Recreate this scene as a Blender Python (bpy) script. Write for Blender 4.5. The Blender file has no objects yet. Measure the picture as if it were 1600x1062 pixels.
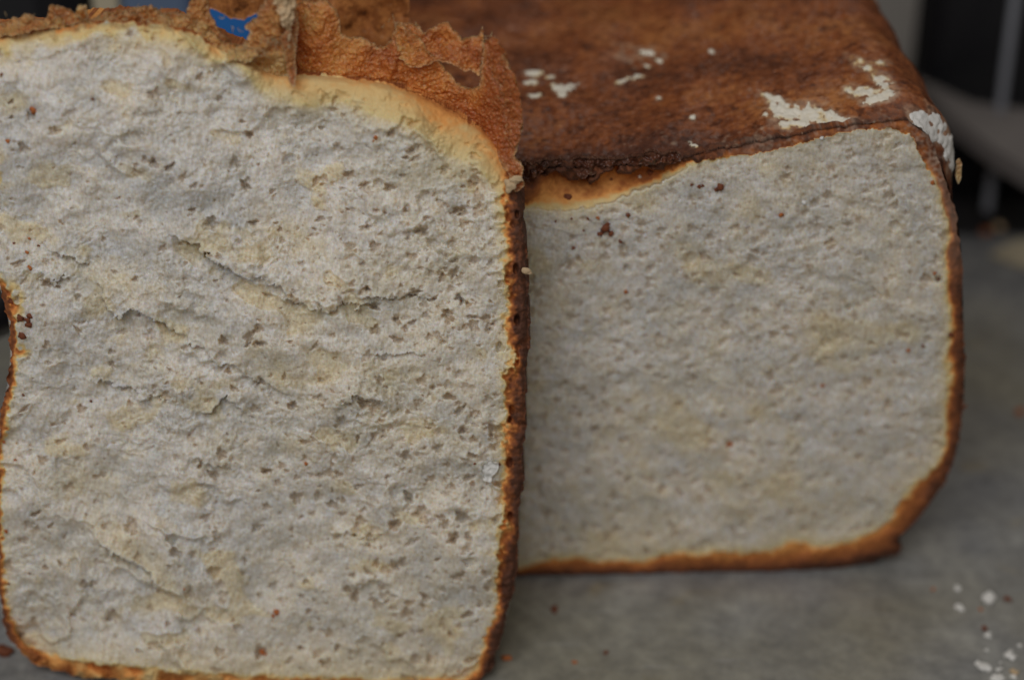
import bpy, math, random
import numpy as np
from mathutils import Vector

random.seed(7)
C = bpy.context.scene.collection
# ------------------------------------------------------------------ camera, world, light
TH = math.radians(32.0); F = 3050.0; CA = 0.344; CH = 0.278      # tilt, focal length in photo pixels, place
cam_d = bpy.data.cameras.new('camera'); cam = bpy.data.objects.new('camera', cam_d); C.objects.link(cam)
cam.location = (0, -CA, CH); cam.rotation_euler = (math.pi/2-TH, 0, 0)
cam_d.sensor_width = 23.6; cam_d.lens = F*23.6/1600; cam_d.clip_start = .01; cam_d.clip_end = 50
cam_d.dof.use_dof = True; cam_d.dof.aperture_fstop = 4.3; cam_d.dof.focus_distance = 0.376
bpy.context.scene.camera = cam
w = bpy.data.worlds.new('World'); bpy.context.scene.world = w; w.use_nodes = True
bg = w.node_tree.nodes['Background']; bg.inputs[0].default_value = (1.0, .90, .80, 1); bg.inputs[1].default_value = .13
def area(name, loc, target, size, energy, col):
    l = bpy.data.lights.new(name, 'AREA'); l.shape = 'RECTANGLE'; l.size, l.size_y = size; l.energy = energy; l.color = col
    o = bpy.data.objects.new(name, l); C.objects.link(o); o.location = loc
    o.rotation_euler = (Vector(target)-Vector(loc)).to_track_quat('-Z', 'Y').to_euler()
    return o
area('window_light', (-.16, -.47, .60), (0, 0, .05), (.48, .40), 2.55, (.955, .96, 1.0))
area('ceiling_light', (.35, .75, 1.1), (0, .05, .06), (.7, .5), .9, (1.0, .95, .88))
vs = bpy.context.scene.view_settings; vs.view_transform = 'Standard'; vs.look = 'None'; vs.exposure = 0; vs.gamma = 1
sc = bpy.context.scene
sc.cycles.use_denoising = True
sc.cycles.max_bounces = 8; sc.cycles.diffuse_bounces = 4; sc.cycles.caustics_reflective = False; sc.cycles.caustics_refractive = False

# ------------------------------------------------------------------ geometry of the place
FW = np.array([0, math.cos(TH), -math.sin(TH)]); UPV = np.array([0, math.sin(TH), math.cos(TH)])
CP = np.array([0, -CA, CH])
def ray(px, py):
    px = np.asarray(px, float); py = np.asarray(py, float)
    x = (px-800)/F; y = -(py-531)/F
    return np.stack([x, FW[1]+y*UPV[1], FW[2]+y*UPV[2]], -1)
def hit(px, py, p0, n):
    d = ray(px, py); t = ((p0-CP) @ n)/(d @ n)
    return CP + d*t[..., None] if d.ndim > 1 else CP + d*t
LEAN = math.atan(.165)
SN = np.array([0, -math.cos(LEAN), math.sin(LEAN)]); SP = np.array([0, -.036, 0.])          # slice front plane
LY = math.radians(1.5)
LN = np.array([math.sin(LY), -math.cos(LY), 0]); LP = np.array([0, 0., 0.])            # loaf cut plane
def on_slice(px, py, h=0):           # h in mm towards the viewer
    d = ray(px, py); return CP+d*(((SP-CP) @ SN+np.asarray(h)*.001)/(d @ SN))[..., None]
def on_loaf(px, py, h=0):
    d = ray(px, py); return CP+d*(((LP-CP) @ LN+np.asarray(h)*.001)/(d @ LN))[..., None]
def on_top(px, py, z=0.0):           # a point at height z above the worktop
    return hit(px, py, np.array([0, 0, z]), np.array([0, 0, 1.]))

on_slice.n = SN; on_loaf.n = LN
# ------------------------------------------------------------------ noise
def gf(shape, lx, ly=None, ang=0, seed=0, step=1.0):
    """smooth gaussian field of unit deviation; lx, ly: feature size in photo pixels"""
    ly = lx if ly is None else ly
    rng = np.random.default_rng(seed); H, W = shape
    kx = np.fft.rfftfreq(W)[None, :]*2*np.pi/step; ky = np.fft.fftfreq(H)[:, None]*2*np.pi/step
    ca, sa = math.cos(ang), math.sin(ang)
    a = (kx*ca+ky*sa)*lx*.5; b = (-kx*sa+ky*ca)*ly*.5
    sp = np.fft.rfft2(rng.standard_normal(shape).astype(np.float32))*np.exp(-(a*a+b*b)*.5)
    f = np.fft.irfft2(sp, s=shape); return (f-f.mean())/(f.std()+1e-9)
def ss(a, b, x):
    t = np.clip((x-a)/(b-a), 0, 1); return t*t*(3-2*t)
def worley(X, Y, cell, seed):
    rng = np.random.default_rng(seed)
    gx = np.floor(X/cell).astype(int); gy = np.floor(Y/cell).astype(int)
    gx -= gx.min()-1; gy -= gy.min()-1
    ox = np.floor(X/cell).min()-1; oy = np.floor(Y/cell).min()-1
    J = rng.random((gy.max()+2, gx.max()+2, 2)); f1 = np.full(X.shape, 9.); f2 = np.full(X.shape, 9.)
    for dy in (-1, 0, 1):
        for dx in (-1, 0, 1):
            a, b = gx+dx, gy+dy
            j = J[np.clip(b, 0, J.shape[0]-1), np.clip(a, 0, J.shape[1]-1)]
            d = np.hypot(X/cell-(a+ox+j[..., 0]), Y/cell-(b+oy+j[..., 1]))
            f2 = np.minimum(f2, np.maximum(f1, d)); f1 = np.minimum(f1, d)
    return f1, f2
def sdf_poly(X, Y, P):
    """signed distance in pixels, positive inside"""
    P = np.asarray(P, float); Q = np.roll(P, -1, 0); best = np.full(X.shape, 1e9); ins = np.zeros(X.shape, bool)
    for (ax, ay), (bx, by) in zip(P, Q):
        ex, ey = bx-ax, by-ay; L = ex*ex+ey*ey+1e-9
        t = np.clip(((X-ax)*ex+(Y-ay)*ey)/L, 0, 1)
        best = np.minimum(best, (X-ax-t*ex)**2+(Y-ay-t*ey)**2)
        if ay != by:
            c = ((ay > Y) != (by > Y)) & (X < (bx-ax)*(Y-ay)/(by-ay)+ax); ins ^= c
    d = np.sqrt(best); return np.where(ins, d, -d)
def smooth_poly(P, n=3, closed=True):
    P = np.asarray(P, float)
    for _ in range(n):
        if closed:
            Q = np.roll(P, -1, 0); P = np.stack([.75*P+.25*Q, .25*P+.75*Q], 1).reshape(-1, 2)
        else:
            Q = P[1:]; R = P[:-1]; M = np.stack([.75*R+.25*Q, .25*R+.75*Q], 1).reshape(-1, 2); P = np.vstack([P[:1], M, P[-1:]])
    return P
def line_ledge(X, Y, pts, up, down, ah, al):
    """a torn ledge along a line: the crumb above stands out and drops sharply below it"""
    P = np.asarray(pts, float); best = np.full(X.shape, 1e9); side = np.zeros(X.shape); tt = np.zeros(X.shape); n = len(P)-1
    for k in range(n):
        (ax, ay), (bx, by) = P[k], P[k+1]; ex, ey = bx-ax, by-ay; L = ex*ex+ey*ey
        t = np.clip(((X-ax)*ex+(Y-ay)*ey)/L, 0, 1); d = np.hypot(X-ax-t*ex, Y-ay-t*ey)
        s = ex*(Y-ay)-ey*(X-ax); m = d < best
        best = np.where(m, d, best); side = np.where(m, np.sign(s), side); tt = np.where(m, (k+t)/n, tt)
    env = np.clip(np.sin(np.pi*np.clip(tt, .02, .98))*1.6, 0, 1)
    return 1.4*env*np.where(side < 0, ah*np.exp(-best/(1.5*up)), -al*np.exp(-best/(1.4*down)))

# ------------------------------------------------------------------ mesh building
def mesh_obj(name, V, faces, mat, parent=None, attrs=None, smooth=True):
    me = bpy.data.meshes.new(name)
    V = np.ascontiguousarray(V, np.float32); F4 = np.ascontiguousarray(faces, np.int32)
    me.vertices.add(len(V)); me.vertices.foreach_set('co', V.ravel())
    me.loops.add(F4.size); me.loops.foreach_set('vertex_index', F4.ravel())
    me.polygons.add(len(F4)); me.polygons.foreach_set('loop_start', np.arange(0, F4.size, F4.shape[1], dtype=np.int32))
    me.polygons.foreach_set('use_smooth', np.full(len(F4), smooth))
    for k, a in (attrs or {}).items():
        at = me.attributes.new(k, 'FLOAT', 'POINT'); at.data.foreach_set('value', np.ascontiguousarray(a, np.float32))
    me.update(calc_edges=True); me.materials.append(mat)
    o = bpy.data.objects.new(name, me); C.objects.link(o); o.parent = parent
    return o
def compact(V, faces, attrs):
    used = np.unique(faces); m = np.full(len(V), -1, np.int64); m[used] = np.arange(len(used))
    return V[used], m[faces], {k: a[used] for k, a in attrs.items()}
def grid_of(x0, x1, y0, y1, step):
    xs = np.arange(x0, x1+step, step); ys = np.arange(y0, y1+step, step); return np.meshgrid(xs, ys)
def relief(X, Y, S, Hh, place, attrs, step, wall=(), inset=1.5, back=None):
    """height field cut along S = 0; returns vertices, front faces (with their cell index), wall faces, attributes"""
    ok = S > 0; fv = ok[:-1, :-1] & ok[1:, :-1] & ok[1:, 1:] & ok[:-1, 1:]
    gy, gx = np.gradient(S, step); gl = np.hypot(gx, gy)+1e-6
    P = np.pad(fv, 1); cnt = P[:-1, :-1].astype(int)+P[1:, :-1]+P[:-1, 1:]+P[1:, 1:]
    bd = (cnt > 0) & (cnt < 4)
    mv = np.where(bd, np.clip(S, 0, 1.4*step), 0)
    X = X-mv*gx/gl; Y = Y-mv*gy/gl
    H_, W_ = X.shape; idx = np.arange(H_*W_).reshape(H_, W_)
    V = place(X.ravel(), Y.ravel(), Hh.ravel())
    f = np.stack([idx[:-1, :-1], idx[1:, :-1], idx[1:, 1:], idx[:-1, 1:]], -1)[fv]
    A = {k: a.ravel() for k, a in attrs.items()}
    # boundary edges
    E = []
    up, dn = P[:-1, 1:-1], P[1:, 1:-1]
    m = up[:, :] & ~dn; r, c = np.where(m); E.append(np.stack([idx[r, c], idx[r, c+1]], -1))
    m = ~up & dn; r, c = np.where(m); E.append(np.stack([idx[r, c+1], idx[r, c]], -1))
    lf, rt = P[1:-1, :-1], P[1:-1, 1:]
    m = lf & ~rt; r, c = np.where(m); E.append(np.stack([idx[r+1, c], idx[r, c]], -1))
    m = ~lf & rt; r, c = np.where(m); E.append(np.stack([idx[r, c], idx[r+1, c]], -1))
    E = np.concatenate(E); u = np.unique(E); mp = np.full(H_*W_, -1); mp[u] = np.arange(len(u))
    base = len(V); prev = None; WF = []
    Vs = [V]; As = {k: [a] for k, a in A.items()}
    nx, ny = (gx/gl).ravel()[u], (gy/gl).ravel()[u]
    for k, d in enumerate(wall):
        ins = inset*k
        v = place(X.ravel()[u]+nx*ins, Y.ravel()[u]+ny*ins, Hh.ravel()[u])-place.n*(d*.001)
        Vs.append(v)
        for kk in A: As[kk].append(A[kk][u])
        cur = base+mp[E]
        a = E if prev is None else prev
        WF.append(np.stack([a[:, 0], a[:, 1], cur[:, 1], cur[:, 0]], -1)); prev = cur; base += len(u)
    V = np.concatenate(Vs); A = {k: np.concatenate(a) for k, a in As.items()}
    WF = np.concatenate(WF) if WF else np.zeros((0, 4), int)
    return V, f, WF, A

# ------------------------------------------------------------------ materials
def nodes(name):
    m = bpy.data.materials.new(name); m.use_nodes = True; nt = m.node_tree
    return m, nt, nt.nodes['Principled BSDF']
def N(nt, t, **kw):
    n = nt.nodes.new(t)
    for k, v in kw.items():
        if k.startswith('i_'): n.inputs[k[2:].replace('_', ' ')].default_value = v
        else: setattr(n, k, v)
    return n
def ramp(nt, stops):
    r = nt.nodes.new('ShaderNodeValToRGB'); e = r.color_ramp.elements
    while len(e) < len(stops): e.new(.5)
    for k, (p, c) in enumerate(stops): e[k].position = p; e[k].color = (*c, 1)
    return r
def noise(nt, scale, detail=3, rough=.55, vec=None, coord=None):
    n = N(nt, 'ShaderNodeTexNoise'); n.inputs['Scale'].default_value = scale; n.inputs['Detail'].default_value = detail
    n.inputs['Roughness'].default_value = rough
    if vec is None:
        coord = coord or nt.nodes.get('co') or N(nt, 'ShaderNodeTexCoord', name='co'); vec = coord.outputs['Object']
    nt.links.new(vec, n.inputs['Vector']); return n
def mth(nt, op, a, b=None, clamp=False):
    n = N(nt, 'ShaderNodeMath', operation=op, use_clamp=clamp)
    for i, v in enumerate((a, b)):
        if v is None: continue
        if isinstance(v, (int, float)): n.inputs[i].default_value = v
        else: nt.links.new(v, n.inputs[i])
    return n.outputs[0]
def mixc(nt, f, a, b, blend='MIX'):
    n = N(nt, 'ShaderNodeMix', data_type='RGBA', blend_type=blend)
    for i, v in ((0, f), (6, a), (7, b)):
        if isinstance(v, (int, float)): n.inputs[i].default_value = v
        elif isinstance(v, tuple): n.inputs[i].default_value = (*v, 1)
        else: nt.links.new(v, n.inputs[i])
    return n.outputs[2]
def mixv(nt, amt, v):
    a = N(nt, 'ShaderNodeVectorMath', operation='SCALE'); nt.links.new(v, a.inputs[0]); a.inputs['Scale'].default_value = amt
    b = N(nt, 'ShaderNodeVectorMath', operation='ADD'); nt.links.new(nt.nodes['co'].outputs['Object'], b.inputs[0]); nt.links.new(a.outputs[0], b.inputs[1]); return b.outputs[0]
def bump(nt, h, strength, dist, prev=None):
    b = N(nt, 'ShaderNodeBump'); b.inputs['Strength'].default_value = strength; b.inputs['Distance'].default_value = dist
    nt.links.new(h, b.inputs['Height'])
    if prev is not None: nt.links.new(prev, b.inputs['Normal'])
    return b.outputs['Normal']

def bread_material(name, dark=1.0):
    """attribute bake: 0 white crumb .. .3 cream .. .5 golden .. 1 dark crust; cream: yellow dough patches"""
    m, nt, p = nodes(name); L = nt.links.new
    at = N(nt, 'ShaderNodeAttribute', attribute_name='bake'); cr = N(nt, 'ShaderNodeAttribute', attribute_name='cream')
    n1 = noise(nt, 900, 4, .6); n2 = noise(nt, 260, 3, .6)
    v = mth(nt, 'ADD', at.outputs['Fac'], mth(nt, 'MULTIPLY', mth(nt, 'SUBTRACT', n1.outputs['Fac'], .5), mth(nt, 'MULTIPLY', at.outputs['Fac'], .55)))
    v = mth(nt, 'ADD', v, mth(nt, 'MULTIPLY', mth(nt, 'SUBTRACT', n2.outputs['Fac'], .5), mth(nt, 'MULTIPLY', at.outputs['Fac'], .5)))
    r = ramp(nt, [(0, (.97, .94, .885)), (.16, (.89, .715, .35)), (.34, (.80, .53, .21)), (.46, (.88, .39, .10)), (.60, (.50, .165, .038)), (.80, (.24, .074, .023)), (1, (.10, .036, .017))])
    L(v, r.inputs[0])
    col = mixc(nt, mth(nt, 'MULTIPLY', cr.outputs['Fac'], .8, True), r.outputs[0], (.98, .865, .60))
    k = mth(nt, 'SUBTRACT', 1.0, mth(nt, 'MULTIPLY', at.outputs['Fac'], 3.0, True))
    col = mixc(nt, k, r.outputs[0], col)
    ln = N(nt, 'ShaderNodeAttribute', attribute_name='lining_shade')
    col = mixc(nt, mth(nt, 'MULTIPLY', mth(nt, 'MULTIPLY', ln.outputs['Fac'], .75), k, True), col, (.66, .485, .30))  # darker tan in the pores: yellower lining plus shade painted into the colour
    for (sc3, lo, amt) in (((1700, 1700, 1700), (.69, .645, .565), .65), ((430, 430, 430), (.80, .745, .64), .35), ((2600, 900, 560), (.74, .72, .69), .55), ((240, 240, 330), (.84, .78, .68), .35), ((75, 75, 95), (.80, .83, .87), .9)):
        mp = N(nt, 'ShaderNodeMapping'); mp.inputs['Scale'].default_value = sc3; mp.inputs['Rotation'].default_value = (0, .2, 0)
        L(nt.nodes['co'].outputs['Object'], mp.inputs['Vector']); gq = noise(nt, 1, 4, .65, vec=mp.outputs[0])
        rg = ramp(nt, [(.34, lo), (.60, (1, 1, 1))]); L(gq.outputs['Fac'], rg.inputs[0])
        col = mixc(nt, mth(nt, 'MULTIPLY', k, amt), col, rg.outputs[0], 'MULTIPLY')
    wv = noise(nt, 500, 2, .5); vo = N(nt, 'ShaderNodeTexVoronoi'); vo.inputs['Scale'].default_value = 620
    L(mixv(nt, .0012, wv.outputs['Color']), vo.inputs['Vector'])
    vr = ramp(nt, [(.10, (.85, .76, .59)), (.42, (1, 1, 1))]); L(vo.outputs['Distance'], vr.inputs[0])
    col = mixc(nt, mth(nt, 'MULTIPLY', k, .6), col, vr.outputs[0], 'MULTIPLY')
    du = N(nt, 'ShaderNodeAttribute', attribute_name='dust'); col = mixc(nt, du.outputs['Fac'], col, (.52, .37, .27))
    n3 = noise(nt, 45, 3, .6)
    col = mixc(nt, .16, col, mixc(nt, n3.outputs['Fac'], (.60, .58, .56), (.95, .92, .84)), 'MULTIPLY')
    L(col, p.inputs['Base Color'])
    L(mth(nt, 'SUBTRACT', .80, mth(nt, 'MULTIPLY', k, .26)), p.inputs['Roughness']); p.inputs['Specular IOR Level'].default_value = .45
    L(mth(nt, 'MULTIPLY', k, .9), p.inputs['Subsurface Weight'])
    p.inputs['Subsurface Radius'].default_value = (.0026, .0020, .0013); p.inputs['Subsurface Scale'].default_value = 1
    nb = noise(nt, 2600, 3, .7); nc = noise(nt, 1100, 3, .7)
    L(bump(nt, nc.outputs['Fac'], .45, .00030, bump(nt, nb.outputs['Fac'], .5, .00014)), p.inputs['Normal'])
    return m
def crust_material(name, a, b, c, pale, scale=1.0, gloss=.5, rough_bump=.5, fleck=True, lumpy=False):
    """a mid, b dark, c light; attribute rim: pale torn edge; tone: darker towards 1"""
    m, nt, p = nodes(name); L = nt.links.new
    rim = N(nt, 'ShaderNodeAttribute', attribute_name='rim'); tone = N(nt, 'ShaderNodeAttribute', attribute_name='tone')
    n1 = noise(nt, 60*scale, 6, .62); n2 = noise(nt, 420*scale, 4, .65); n3 = noise(nt, 1300*scale, 3, .6)
    v = mth(nt, 'ADD', mth(nt, 'MULTIPLY', n1.outputs['Fac'], .55), mth(nt, 'MULTIPLY', n2.outputs['Fac'], .45))
    v = mth(nt, 'ADD', v, mth(nt, 'MULTIPLY', tone.outputs['Fac'], -.22))
    r = ramp(nt, [(.30, b), (.50, a), (.68, c)]); L(v, r.inputs[0])
    col = r.outputs[0]
    if fleck:
        f = ramp(nt, [(.54 if lumpy else .62, (0, 0, 0)), (.70, (1, 1, 1))]); L(n3.outputs['Fac'], f.inputs[0])
        col = mixc(nt, mth(nt, 'MULTIPLY', f.outputs[0], .5 if lumpy else .28), col, pale)
    col = mixc(nt, rim.outputs['Fac'], col, pale)
    else_spk = None
    if not lumpy:
        sp_ = noise(nt, 330, 3, .6); spr = ramp(nt, [(.57, (1, 1, 1)), (.66, (.30, .24, .22))]); L(sp_.outputs['Fac'], spr.inputs[0]); col = mixc(nt, .8, col, spr.outputs[0], 'MULTIPLY')
        s2 = noise(nt, 560, 5, .75); spr2 = ramp(nt, [(.42, (.50, .42, .40)), (.58, (1.0, 1.0, 1.0))]); L(s2.outputs['Fac'], spr2.inputs[0]); col = mixc(nt, .8, col, spr2.outputs[0], 'MULTIPLY')
    if lumpy:
        vo = N(nt, 'ShaderNodeTexVoronoi'); vo.inputs['Scale'].default_value = 1350; L(nt.nodes['co'].outputs['Object'], vo.inputs['Vector'])
        vr = ramp(nt, [(.05, (1.0, .93, .85)), (.55, (.62, .55, .5))]); L(vo.outputs['Distance'], vr.inputs[0]); col = mixc(nt, .75, col, vr.outputs[0], 'MULTIPLY')
    L(col, p.inputs['Base Color'])
    rr = ramp(nt, [(.3, (gloss-.12,)*3), (.7, (gloss+.15,)*3)]); L(n2.outputs['Fac'], rr.inputs[0]); L(rr.outputs[0], p.inputs['Roughness'])
    if lumpy: p.inputs['Subsurface Weight'].default_value = .45; p.inputs['Subsurface Radius'].default_value = (.0028, .0013, .0006); p.inputs['Subsurface Scale'].default_value = 1
    prev = bump(nt, mth(nt, 'MULTIPLY', vo.outputs['Distance'], -1.0), .8, .0005) if lumpy else None
    L(bump(nt, n2.outputs['Fac'], rough_bump, .0006, bump(nt, n3.outputs['Fac'], rough_bump, .0002, prev)), p.inputs['Normal'])
    return m
M_bread = bread_material('bread_crumb')
M_torn = crust_material('torn_crust_inside', (.82, .290, .060), (.50, .140, .030), (.90, .45, .13), (.93, .62, .32), 1.6, .38, .9, lumpy=True)
M_gold = crust_material('torn_crust_golden', (.72, .33, .095), (.48, .17, .042), (.84, .54, .22), (.90, .70, .42), 1.8, .50, .9, lumpy=True)
M_loaf = crust_material('loaf_crust', (.34, .104, .030), (.12, .040, .019), (.52, .20, .055), (.62, .46, .31), .8, .36, .4, True)
def plain(name, col, rough=.5, metal=0, var=.15, scale=30, bmp=0):
    m, nt, p = nodes(name)
    n = noise(nt, scale, 4); c = mixc(nt, n.outputs['Fac'], tuple(x*(1-var) for x in col), tuple(min(1, x*(1+var)) for x in col))
    nt.links.new(c, p.inputs['Base Color']); p.inputs['Roughness'].default_value = rough; p.inputs['Metallic'].default_value = metal
    if bmp: nt.links.new(bump(nt, noise(nt, scale*8, 4).outputs['Fac'], .6, bmp), p.inputs['Normal'])
    return m
M_flour = plain('flour', (.84, .82, .76), .9, 0, .08, 500, .0003)
def patch_material():
    m, nt, p = nodes('baked_flour'); L = nt.links.new
    at = N(nt, 'ShaderNodeAttribute', attribute_name='thick'); n1 = noise(nt, 380, 4, .7); n2 = noise(nt, 1200, 3, .6)
    v = mth(nt, 'ADD', mth(nt, 'MULTIPLY', at.outputs['Fac'], .55), mth(nt, 'MULTIPLY', n1.outputs['Fac'], .75))
    r = ramp(nt, [(.32, (.27, .10, .035)), (.48, (.58, .36, .15)), (.62, (.80, .66, .40)), (.90, (.86, .80, .66))]); L(v, r.inputs[0])
    L(r.outputs[0], p.inputs['Base Color']); p.inputs['Roughness'].default_value = .85
    L(bump(nt, n2.outputs['Fac'], .6, .0003), p.inputs['Normal']); return m
M_patch = patch_material()
M_fleck = plain('crust_fleck', (.20, .055, .018), .6, 0, .5, 900, .0003)
M_fleck_o = plain('crust_fleck_orange', (.50, .15, .035), .6, 0, .4, 900, .0003)
M_pale = plain('pale_crumb', (.66, .48, .28), .8, 0, .2, 900, .0003)
M_black = plain('black_plastic', (.012, .012, .014), .35)
M_steel = plain('brushed_steel', (.16, .165, .18), .4, .0)
M_grey = plain('grey_cloth', (.20, .18, .165), .8, 0, .2, 60)
M_can = plain('grey_board', (.27, .255, .235), .5)
M_blue = plain('blue_plastic', (.025, .17, .50), .45, 0, .1)
M_bluegrey = plain('pale_blue_plastic', (.12, .17, .26), .5, 0, .1)
M_cream = plain('cream_cardboard', (.52, .45, .31), .7)
def worktop_material():
    m, nt, p = nodes('worktop_grey'); L = nt.links.new
    co = N(nt, 'ShaderNodeTexCoord', name='co')
    n1 = noise(nt, 9, 4, .6); n2 = noise(nt, 55, 5, .65); n3 = noise(nt, 420, 4, .6)
    r2 = ramp(nt, [(.36, (0, 0, 0)), (.64, (1, 1, 1))]); L(n2.outputs['Fac'], r2.inputs[0])
    base = mixc(nt, r2.outputs[0], (.235, .24, .247), (.41, .41, .39))
    r = ramp(nt, [(.42, (0, 0, 0)), (.62, (1, 1, 1))]); L(n1.outputs['Fac'], r.inputs[0])
    base = mixc(nt, mth(nt, 'MULTIPLY', r.outputs[0], .75), base, (.37, .34, .245))
    st = ramp(nt, [(.66, (0, 0, 0)), (.76, (1, 1, 1))]); L(noise(nt, 75, 2, .5).outputs['Fac'], st.inputs[0])
    base = mixc(nt, mth(nt, 'MULTIPLY', st.outputs[0], .35), base, (.42, .31, .11))
    n4 = noise(nt, 230, 5, .7); r4 = ramp(nt, [(.36, (.45, .45, .46)), (.64, (1, 1, .97))]); L(n4.outputs['Fac'], r4.inputs[0])
    base = mixc(nt, .6, base, r4.outputs[0], 'MULTIPLY')
    base = mixc(nt, .35, base, mixc(nt, n3.outputs['Fac'], (.4, .4, .4), (1, 1, 1)), 'MULTIPLY')
    sc_sum = None
    for k, (ang, sy) in enumerate(((.5, 900), (1.15, 700), (2.2, 800), (1.6, 620), (.05, 760))):
        mp = N(nt, 'ShaderNodeMapping'); mp.inputs['Rotation'].default_value = (0, 0, ang); mp.inputs['Scale'].default_value = (45, sy, 1)
        mp.inputs['Location'].default_value = (k*3.1, k*1.7, 0); L(co.outputs['Object'], mp.inputs['Vector'])
        nn = noise(nt, 1, 2, .5, vec=mp.outputs[0]); rr = ramp(nt, [(.68, (0, 0, 0)), (.74, (1, 1, 1))]); L(nn.outputs['Fac'], rr.inputs[0])
        sc_sum = rr.outputs[0] if sc_sum is None else mth(nt, 'MAXIMUM', sc_sum, rr.outputs[0])
    base = mixc(nt, mth(nt, 'MULTIPLY', sc_sum, .3), base, (.42, .42, .41))
    L(base, p.inputs['Base Color']); p.inputs['Roughness'].default_value = .34
    h = mth(nt, 'ADD', n2.outputs['Fac'], mth(nt, 'MULTIPLY', sc_sum, -.3))
    L(bump(nt, h, .25, .0006), p.inputs['Normal'])
    return m
M_work = worktop_material()

def comps(f, nv, least=12):
    lab = np.arange(nv)
    while True:
        m = lab[f].min(1); new = lab.copy(); 
        for k in range(f.shape[1]): np.minimum.at(new, f[:, k], m)
        new = new[new]
        if (new == lab).all(): break
        lab = new
    fl = lab[f[:, 0]]; ids, n = np.unique(fl, return_counts=True)
    return [f[fl == i] for i, c in sorted(zip(ids, n), key=lambda t: -t[1]) if c >= least]
def empty(name, loc, label, cat, group=None):
    o = bpy.data.objects.new(name, None); C.objects.link(o); o.location = loc; o.empty_display_size = .01
    o['label'] = label; o['category'] = cat
    if group: o['group'] = group
    return o
def adopt(o, root):
    """keep world-space vertices while hanging under a root that stands elsewhere"""
    o.parent = root; o.matrix_parent_inverse = root.matrix_basis.inverted()
    return o

# ------------------------------------------------------------------ crumb relief
def crumb_height(X, Y, step, seed, k=1.0, ledge=1.0, fold=.5):
    sh = X.shape; g = lambda l, s, ly=None, a=0: gf(sh, l, ly, a, seed+s, step)
    wx, wy = 7*g(30, 1), 7*g(30, 2)
    U, V = X+wx+1.6*g(9, 3)+.8*g(3.5, 7), Y+wy+1.6*g(9, 4)+1.2*g(3.5, 8)
    h = 1.3*g(120, 5)*k+.55*g(45, 6)*k+.18*g(22, 9)
    for per, amp, s in ((96, 2.2, 10), (46, .55, 20)):
        t = V/per-U/(per*3.6)+.26*g(per*1.3, s)+.16*g(per*.35, s+1)+.05*g(per*.12, s+2)
        fr = t-np.floor(t); saw = fr*(1-ss(.80, 1.0, fr))
        mask = ss(.0, 1.0, g(per*1.0, s+3)+.15)
        h = h+amp*ledge*mask*(saw**1.6-.25)
    f1, f2 = worley(U+1.5*g(4, 40), V*1.15, 7.0, seed+1); b1 = np.clip(f1, 0, 1)
    f3, f4 = worley(U*.9, V*1.2, 13.0, seed+2); b2 = np.clip(f3, 0, 1)
    m1 = ss(-1, 1.2, g(50, 41)); m2 = ss(-.2, 1.4, g(60, 42))
    h = h+fold*(.42*np.abs(gf(sh, 38, 26, .3, seed+51, step))+.26*np.abs(gf(sh, 17, 12, .2, seed+52, step))+.10*np.abs(g(8, 53)))
    h = h-.22*m1*ss(.6, .0, f1)-.40*m2*ss(.55, .0, f3)+.18*m2*b2
    h = h+.05*g(2.8, 43, 10, .25)+.035*g(3.0, 44)+.04*g(7, 45)+.10*g(16, 46)
    return h*1.0
LINING_SHADE = {}
def pores(h, X, Y, step, n, seed, rmin, rmax, dens=None):
    lin_shade = LINING_SHADE.setdefault(seed, np.zeros_like(X))
    rng = np.random.default_rng(seed); x0, y0 = X[0, 0], Y[0, 0]; Hn, Wn = X.shape
    for _ in range(n):
        cx, cy = rng.uniform(x0, X[0, -1]), rng.uniform(y0, Y[-1, 0])
        if dens is not None and rng.random() > dens(cx, cy): continue
        r = rmin*(rmax/rmin)**(rng.random()**2.6); asp = rng.uniform(.38, .95); a = rng.normal(-.1, .5) if rng.random() < .75 else rng.uniform(0, 3.14)
        R = r*1.6; i0, i1 = int((cy-R-y0)/step), int((cy+R-y0)/step)+2; j0, j1 = int((cx-R-x0)/step), int((cx+R-x0)/step)+2
        if i0 < 0 or j0 < 0 or i1 >= Hn or j1 >= Wn: continue
        xs, ys = X[i0:i1, j0:j1]-cx, Y[i0:i1, j0:j1]-cy
        u = (xs*math.cos(a)+ys*math.sin(a))/r; v = (-xs*math.sin(a)+ys*math.cos(a))/(r*asp)
        th = np.arctan2(v, u); wob = 1+.18*np.sin(3*th+rng.uniform(0, 6))+.12*np.sin(5*th+rng.uniform(0, 6))+.07*np.sin(9*th+rng.uniform(0, 6))
        d = np.hypot(u, v)/wob
        dep = r/8.2*rng.uniform(.5, 1.3)
        prof = np.where(d < 1, (1-d*d)**.8*(1-.35*v), 0)
        h[i0:i1, j0:j1] -= dep*np.clip(prof, 0, 1.4)
        lin_shade[i0:i1, j0:j1] = np.maximum(lin_shade[i0:i1, j0:j1], np.clip(prof*1.3, 0, 1)*rng.uniform(.3, 1))  # pore depth drives the painted shade and the lining tint
    return h

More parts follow.
